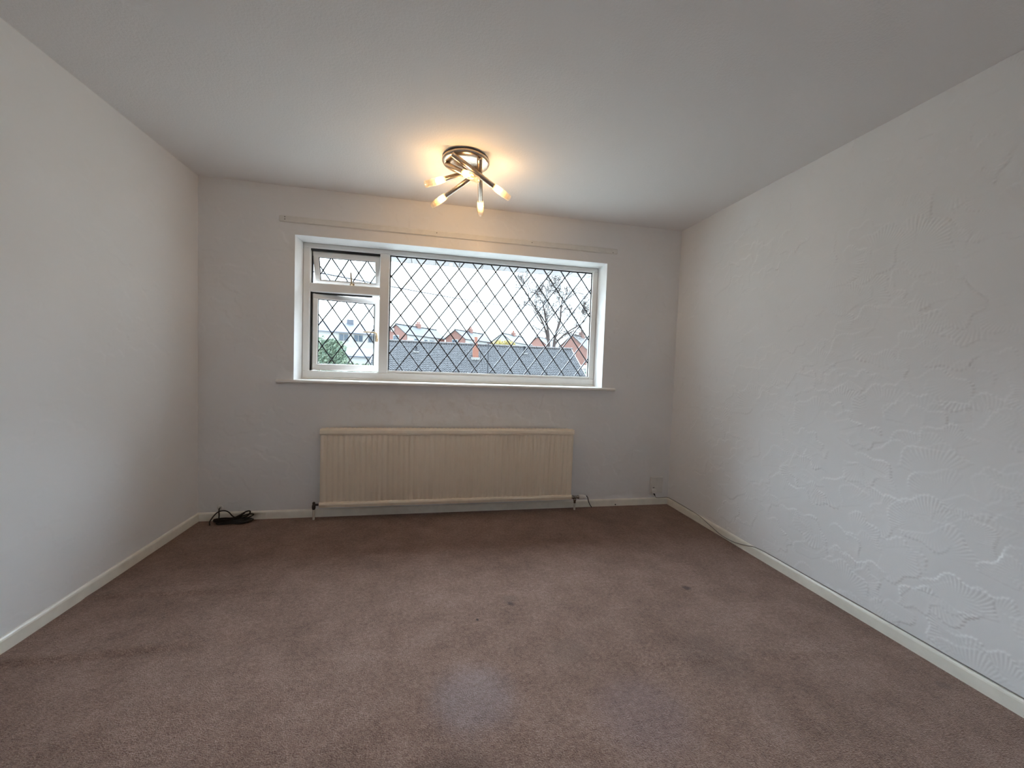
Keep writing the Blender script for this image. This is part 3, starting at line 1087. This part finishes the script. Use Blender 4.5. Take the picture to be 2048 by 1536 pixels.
def house(name, label, apex, end, half, drop, wallmat, roofmat, S, chimney=True, side='render', dish=False, group='houses on the rise behind the bungalow'):
    """gabled house; apex = front end of the ridge, end = far end (both scaled about distance S)"""
    A = C0 + (Vector(apex) - C0) * S
    B = C0 + (Vector(end) - C0) * S
    B.z = A.z
    half, drop = half * S, drop * S
    d = (B - A); Ln = d.length; d.normalize()
    pr = Vector((d.y, -d.x, 0))        # right of the ridge direction
    gz = min(hillz(A.x, A.y), hillz(B.x, B.y)) - .3
    root = empty(name, (A.x, A.y, gz))
    root.rotation_euler = (0, 0, math.atan2(d.y, d.x))
    tag(root, label, 'house', group)
    # local: x along ridge, y = left (so right is -y)
    rh = A.z - gz
    eh = rh - drop
    w_ = MB()
    ins = half - .18
    eh2 = eh + .10
    f0 = [(.15, -ins, 0), (.15, ins, 0), (.15, ins, eh2), (.15, 0, rh - .14), (.15, -ins, eh2)]
    f1 = [(Ln - .15, y, z) for (_, y, z) in f0]
    w_.add(f0 + f1, [(0, 4, 3, 2, 1), (5, 6, 7, 8, 9), (1, 2, 7, 6), (0, 5, 9, 4)])
    w_.build('walls', M[wallmat], root)
    for s in (1, -1):
        r_ = MB()
        t_ = .12
        sl = drop / half
        ov = .10
        vl_ = []
        for xx_ in (-.05, Ln + .05):
            vl_ += [(xx_, 0, rh), (xx_, s * (half + ov), eh - ov * sl), (xx_, s * (half + ov), eh - ov * sl - t_), (xx_, 0, rh - t_)]
        r_.add(vl_, [(0, 1, 2, 3), (7, 6, 5, 4), (0, 4, 5, 1), (1, 5, 6, 2), (2, 6, 7, 3), (3, 7, 4, 0)])
        r_.build('roof_slope', M[roofmat], root)
    MB().tube([(-.06, 0, rh + .01), (Ln + .06, 0, rh + .01)], .10, 8).build('ridge', M[roofmat], root)
    if side:
        MB().box((.35, -ins - .05, eh - 1.9), (Ln * .80, -ins + .02, eh - .12)).build('side_cladding', M[side], root)
        for (a, b) in ((.18, .30), (.42, .52), (.56, .70)):
            wo = MB().box((Ln * a, -ins - .09, eh - 1.7), (Ln * b, -ins - .04, eh - .45)).build('window', M['render'], root)
            MB().box((Ln * a + .1, -ins - .11, eh - 1.6), (Ln * b - .1, -ins - .085, eh - .55)).build('window_pane', M['house_glass'], wo)
    wo = MB().box((.06, -.55, eh - 1.5), (.16, .55, eh - .15)).build('window', M['render'], root)
    MB().box((.03, -.45, eh - 1.4), (.065, -.03, eh - .25)).box((.03, .03, eh - 1.4), (.065, .45, eh - .25)).build('window_pane', M['house_glass'], wo)
    if chimney:
        cxx = Ln * .52
        st_ = MB().bbox((cxx - .38, -.28, rh - .5), (cxx + .38, .28, rh + .50), .03).build('chimney_stack', M['brick'], root)
        for q in (-.18, .18):
            MB().lathe([(0, .12), (.05, .10), (.30, .09), (.34, .11), (.36, .03)], (cxx + q, 0, rh + .49), (0, 0, 1), 10).build('chimney_pot', M['brick_chimney'], st_)
    if dish:
        MB().lathe([(0, .01), (.03, .18), (.07, .28), (.09, .30), (.07, .26), (.03, .05)], (.05, half * .28, rh - drop * .62), (-1, -.2, .3), 16).tube([(.15, half * .28, rh - drop * .7), (-.05, half * .28, rh - drop * .62)], .02, 6).build('satellite_dish', M['render'], root)
    return root


SC = 1.5
house('house', 'brick house with dish and dormer side, leftmost in the big pane', (-1.97, 36, 4.84), (1.84, 40.6, 4.84), 1.38, .95, 'brick', 'slate', SC, dish=True)
house('house', 'brick gabled house behind the orange chimney of the bungalow', (3.72, 38.3, 4.80), (7.2, 42.4, 4.80), 1.34, .92, 'brick', 'slate', SC)
house('house', 'pale gabled house rising behind the yellow blossoming shrub', (8.96, 40, 4.83), (12.4, 44.6, 4.83), 1.3, .92, 'render', 'slate', SC)
house('house', 'brick gabled house half hidden behind the bare tree', (13.57, 42, 4.80), (17.2, 47.0, 4.80), 1.6, 1.30, 'brick', 'slate', 2.0)
house('house', 'large red brick house right of the bare tree', (16.75, 39, 5.0), (20.4, 42.6, 5.0), 2.2, 1.9, 'brick', 'tile_ridge', 1.12, side=None)

# low white terrace with pale roof seen through the casement
SB = 1.45
tA = C0 + (Vector((-13.5, 44.0, 5.55)) - C0) * SB
tB = C0 + (Vector((-4.4, 47.5, 5.45)) - C0) * SB
d = (tB - tA); d.z = 0; Ln = d.length
gz = hillz(tA.x, tA.y) - .3
ter = empty('terraced_house', (tA.x, tA.y, gz))
ter.rotation_euler = (0, 0, math.atan2(d.y, d.x))
tag(ter, 'long white house with pale blue roof seen through the left casement', 'house')
rh = tA.z - gz
MB().box((.1, -2.6, 0), (Ln - .1, 2.6, rh - 1.6)).build('walls', M['render'], ter)
for s in (1, -1):
    vl = []
    for xx_ in (0, Ln):
        vl += [(xx_, 0, rh), (xx_, s * 3.0, rh - 1.75), (xx_, s * 3.0, rh - 1.9), (xx_, 0, rh - .15)]
    MB().add(vl, [(0, 1, 2, 3), (7, 6, 5, 4), (0, 4, 5, 1), (1, 5, 6, 2), (2, 6, 7, 3), (3, 7, 4, 0)]).build('roof_slope', M['slate_blue'], ter)
for fx in (.50, .66, .82, .93):
    wo = MB().box((Ln * fx - .75, -2.68, rh - 3.2), (Ln * fx + .75, -2.58, rh - 2.0)).build('window', M['flashing'], ter)
    MB().box((Ln * fx - .65, -2.71, rh - 3.1), (Ln * fx - .05, -2.66, rh - 2.1)).box((Ln * fx + .05, -2.71, rh - 3.1), (Ln * fx + .65, -2.66, rh - 2.1)).build('window_pane', M['house_glass'], wo)
MB().bbox((Ln * .60 - .5, -.4, rh - .4), (Ln * .60 + .5, .4, rh + .6), .03).build('chimney_stack', M['slate_blue'], ter)

# small grey-roofed garage below the terrace
ga = empty('garage', (-5.1, 37.5, hillz(-5.1, 37.5) - .3))
tag(ga, 'small garage with grey pitched roof below the white house', 'garage')
MB().box((-2.0, -1.6, 0), (3.2, 1.6, 1.9)).build('walls', M['render'], ga)
for s in (1, -1):
    vl = []
    for xx_ in (-2.2, 3.4):
        vl += [(xx_, 0, 2.55), (xx_, s * 1.85, 1.75), (xx_, s * 1.85, 1.63), (xx_, 0, 2.43)]
    MB().add(vl, [(0, 1, 2, 3), (7, 6, 5, 4), (0, 4, 5, 1), (1, 5, 6, 2), (2, 6, 7, 3), (3, 7, 4, 0)]).build('roof_slope', M['slate_blue'], ga)
MB().box((.6, -1.68, .1), (2.9, -1.58, 1.6)).build('door', M['flashing'], ga)

# white outbuilding with a green door past the right end of the bungalow
ob = empty('outbuilding', (13.3, 27.0, GZ))
tag(ob, 'white flat-roofed outbuilding with a green door beyond the bungalow gable', 'outbuilding')
MB().box((-1.4, 0, 0), (3.0, 3.0, 3.95)).build('walls', M['render'], ob)
MB().bbox((-1.6, -.2, 3.90), (3.2, 3.2, 4.20), .02).build('roof', M['render'], ob)
MB().box((-1.1, -.06, 3.05), (1.6, .01, 3.65)).box((-1.1, -.06, 1.0), (1.6, .01, 2.9)).build('door', M['green_door'], ob)


# ------------------------------------------------------------------ outside: planting
def leaf_cloud(seed, blobs, n, size):
    rr = random.Random(seed)
    m_ = MB()
    vl, fs = [], []
    for _ in range(n):
        (c, r) = rr.choice(blobs)
        dv = Vector((rr.gauss(0, 1), rr.gauss(0, 1), rr.gauss(0, 1))).normalized() * (rr.random() ** .4)
        p = Vector(c) + Vector((dv.x * r[0], dv.y * r[1], dv.z * r[2]))
        a = Vector((rr.gauss(0, 1), rr.gauss(0, 1), rr.gauss(0, 1))).normalized()
        b = a.orthogonal().normalized()
        c2 = a.cross(b)
        s = size * rr.uniform(.6, 1.3)
        k_ = len(vl)
        vl += [p - b * s, p + c2 * s * .45 + a * s * .15, p + b * s, p - c2 * s * .45 + a * s * .15]
        fs.append((k_, k_ + 1, k_ + 2, k_ + 3))
    return m_.add(vl, fs)


def shrub(name, label, loc, blobs, n, size, mat, seed, cat='shrub'):
    root = empty(name, loc)
    tag(root, label, cat)
    f = leaf_cloud(seed, blobs, n, size).build('foliage', mat, root)
    f['kind'] = 'stuff'
    zmax = max(b[0][2] for b in blobs)
    st_ = MB()
    rr = random.Random(seed)
    for q in range(5):
        a = rr.uniform(0, 6.28)
        c = rr.choice(blobs)[0]
        st_.tube(smooth_path([(math.cos(a) * .05, math.sin(a) * .05, -.05), (c[0] * .4, c[1] * .4, c[2] * .5), c], 4), [.035] * 4 + [.025] * 4 + [.012], 6)
    st_.build('stems', M['bark'], root)
    return root


shrub('conifer', 'tall pale green conifer seen through the left casement', (-2.95, 16, GZ),
      [((-.35, 0, 4.2), (.40, .4, .75)), ((.0, 0, 3.9), (.45, .45, .85)), ((.35, 0, 4.25), (.32, .4, .5)), ((.05, .1, 4.55), (.32, .3, .35)), ((0, 0, 2.6), (.8, .7, 1.4)), ((.45, 0, 3.7), (.35, .4, .6))],
      5200, .075, M['hedge2'], 3, 'conifer')
shrub('forsythia', 'yellow blossoming shrub above the bungalow ridge', (8.0, 33.2, hillz(8, 33.2)),
      [((-.5, 0, 4.15), (.7, .7, .65)), ((.4, 0, 4.2), (.8, .7, .6)), ((0, .2, 3.0), (1.2, .8, 1.2))], 3600, .09, M['forsythia'], 5)
shrub('hedge', 'low green hedge at the bottom of the left casement', (-2.25, 17.9, GZ),
      [((-.4, 0, 3.3), (.9, .5, .55)), ((.5, 0, 3.25), (.9, .5, .5)), ((0, 0, 2.0), (1.5, .6, 1.2))], 3800, .08, M['hedge'], 7, 'hedge')


# bare tree
def bare_tree():
    rr = random.Random(21)
    base = Vector((12.65, 34.0, hillz(12.65, 34) - .1))
    root = empty('bare_tree', base)
    tag(root, 'large bare leafless tree behind the right end of the bungalow', 'tree')
    trunk, twigs = MB(), MB()

    def grow(p, d, length, r, lvl):
        n_ = 5 if lvl < 2 else (4 if lvl < 4 else 3)
        pts_ = [Vector(p)]
        dirs = []
        dd = d.normalized()
        for i in range(n_):
            dd = (dd + Vector((rr.gauss(0, .13), rr.gauss(0, .13), rr.gauss(0, .10) + .05))).normalized()
            pts_.append(pts_[-1] + dd * (length / n_))
            dirs.append(dd.copy())
        rad_ = [max(.013, r * (1 - .55 * i / n_)) for i in range(n_ + 1)]
        (trunk if lvl < 2 else twigs).tube(pts_, rad_, 7 if lvl < 2 else (5 if lvl < 3 else 3), False)
        if lvl >= 5: return
        k_ = (5, 5, 4, 2, 2)[lvl]
        for q in range(k_):
            i = rr.randint(2 if lvl < 2 else 1, n_)
            base_d = dirs[min(i, n_ - 1)]
            side = base_d.orthogonal().normalized()
            side.rotate(Matrix.Rotation(rr.uniform(0, 6.28), 3, base_d))
            nd = (base_d * rr.uniform(.55, 1.0) + side * rr.uniform(.45, .85)).normalized()
            grow(pts_[i], nd, length * rr.uniform(.55, .8), rad_[i] * .60, lvl + 1)

    b0 = Vector((0, 0, 0))
    zt = 3.1 - base.z
    trunk.tube([b0, (0.0, 0, zt * .5), (.05, 0, zt * .72)], [.30, .24, .22], 10, True)
    fork = Vector((.05, 0, zt * .70))
    stems = [([(-.02, 0, zt), (-.10, 0, zt + 1.2), (-.2, .1, zt + 2.0)], .15, (-.25, .1, 1), 2.7),
             ([(.02, 0, zt + .1), (-.45, .1, zt + 1.9), (-.95, .1, zt + 2.9)], .11, (-.75, .0, 1), 2.3),
             ([(.50, .1, zt), (.62, .1, zt + 1.2), (.95, 0, zt + 2.4)], .15, (.3, 0, 1), 2.5),
             ([(.50, .1, zt + .2), (1.2, .0, zt + 1.1), (2.0, .1, zt + 1.75)], .10, (.9, 0, .45), 2.0)]
    for (pp, r, dd, ln) in stems:
        path = smooth_path([fork] + [Vector(q) for q in pp], 4)
        trunk.tube(path, [r * (1.25 - .55 * i / len(path)) for i in range(len(path))], 8)
        grow(path[-1], Vector(dd), ln, r * .72, 0)
        grow(path[-4], Vector((dd[0] + rr.uniform(-.5, .5), rr.uniform(-.7, .7), dd[2])), ln * .8, r * .5, 1)
        grow(path[-6], Vector((dd[0] * 1.6 + rr.uniform(-.4, .4), rr.uniform(-.5, .5), dd[2] * .7)), ln * .7, r * .42, 1)
    trunk.build('trunk', M['bark'], root)
    tw_ = twigs.build('branches', M['bark'], root)
    tw_['kind'] = 'stuff'
    return root


bare_tree()

# overhead telephone wire
pts = []
for i in range(25):
    t = i / 24
    a, b = Vector((-3.6, 8.0, 3.72)), Vector((16.4, 48, 8.9))
    p = a.lerp(b, t)
    p.z -= .28 * 4 * t * (1 - t)
    pts.append(p)
tag(MB().tube(pts, .028, 5).build('overhead_wire', M['black_pole']), 'thin overhead telephone wire crossing the sky', 'wire')
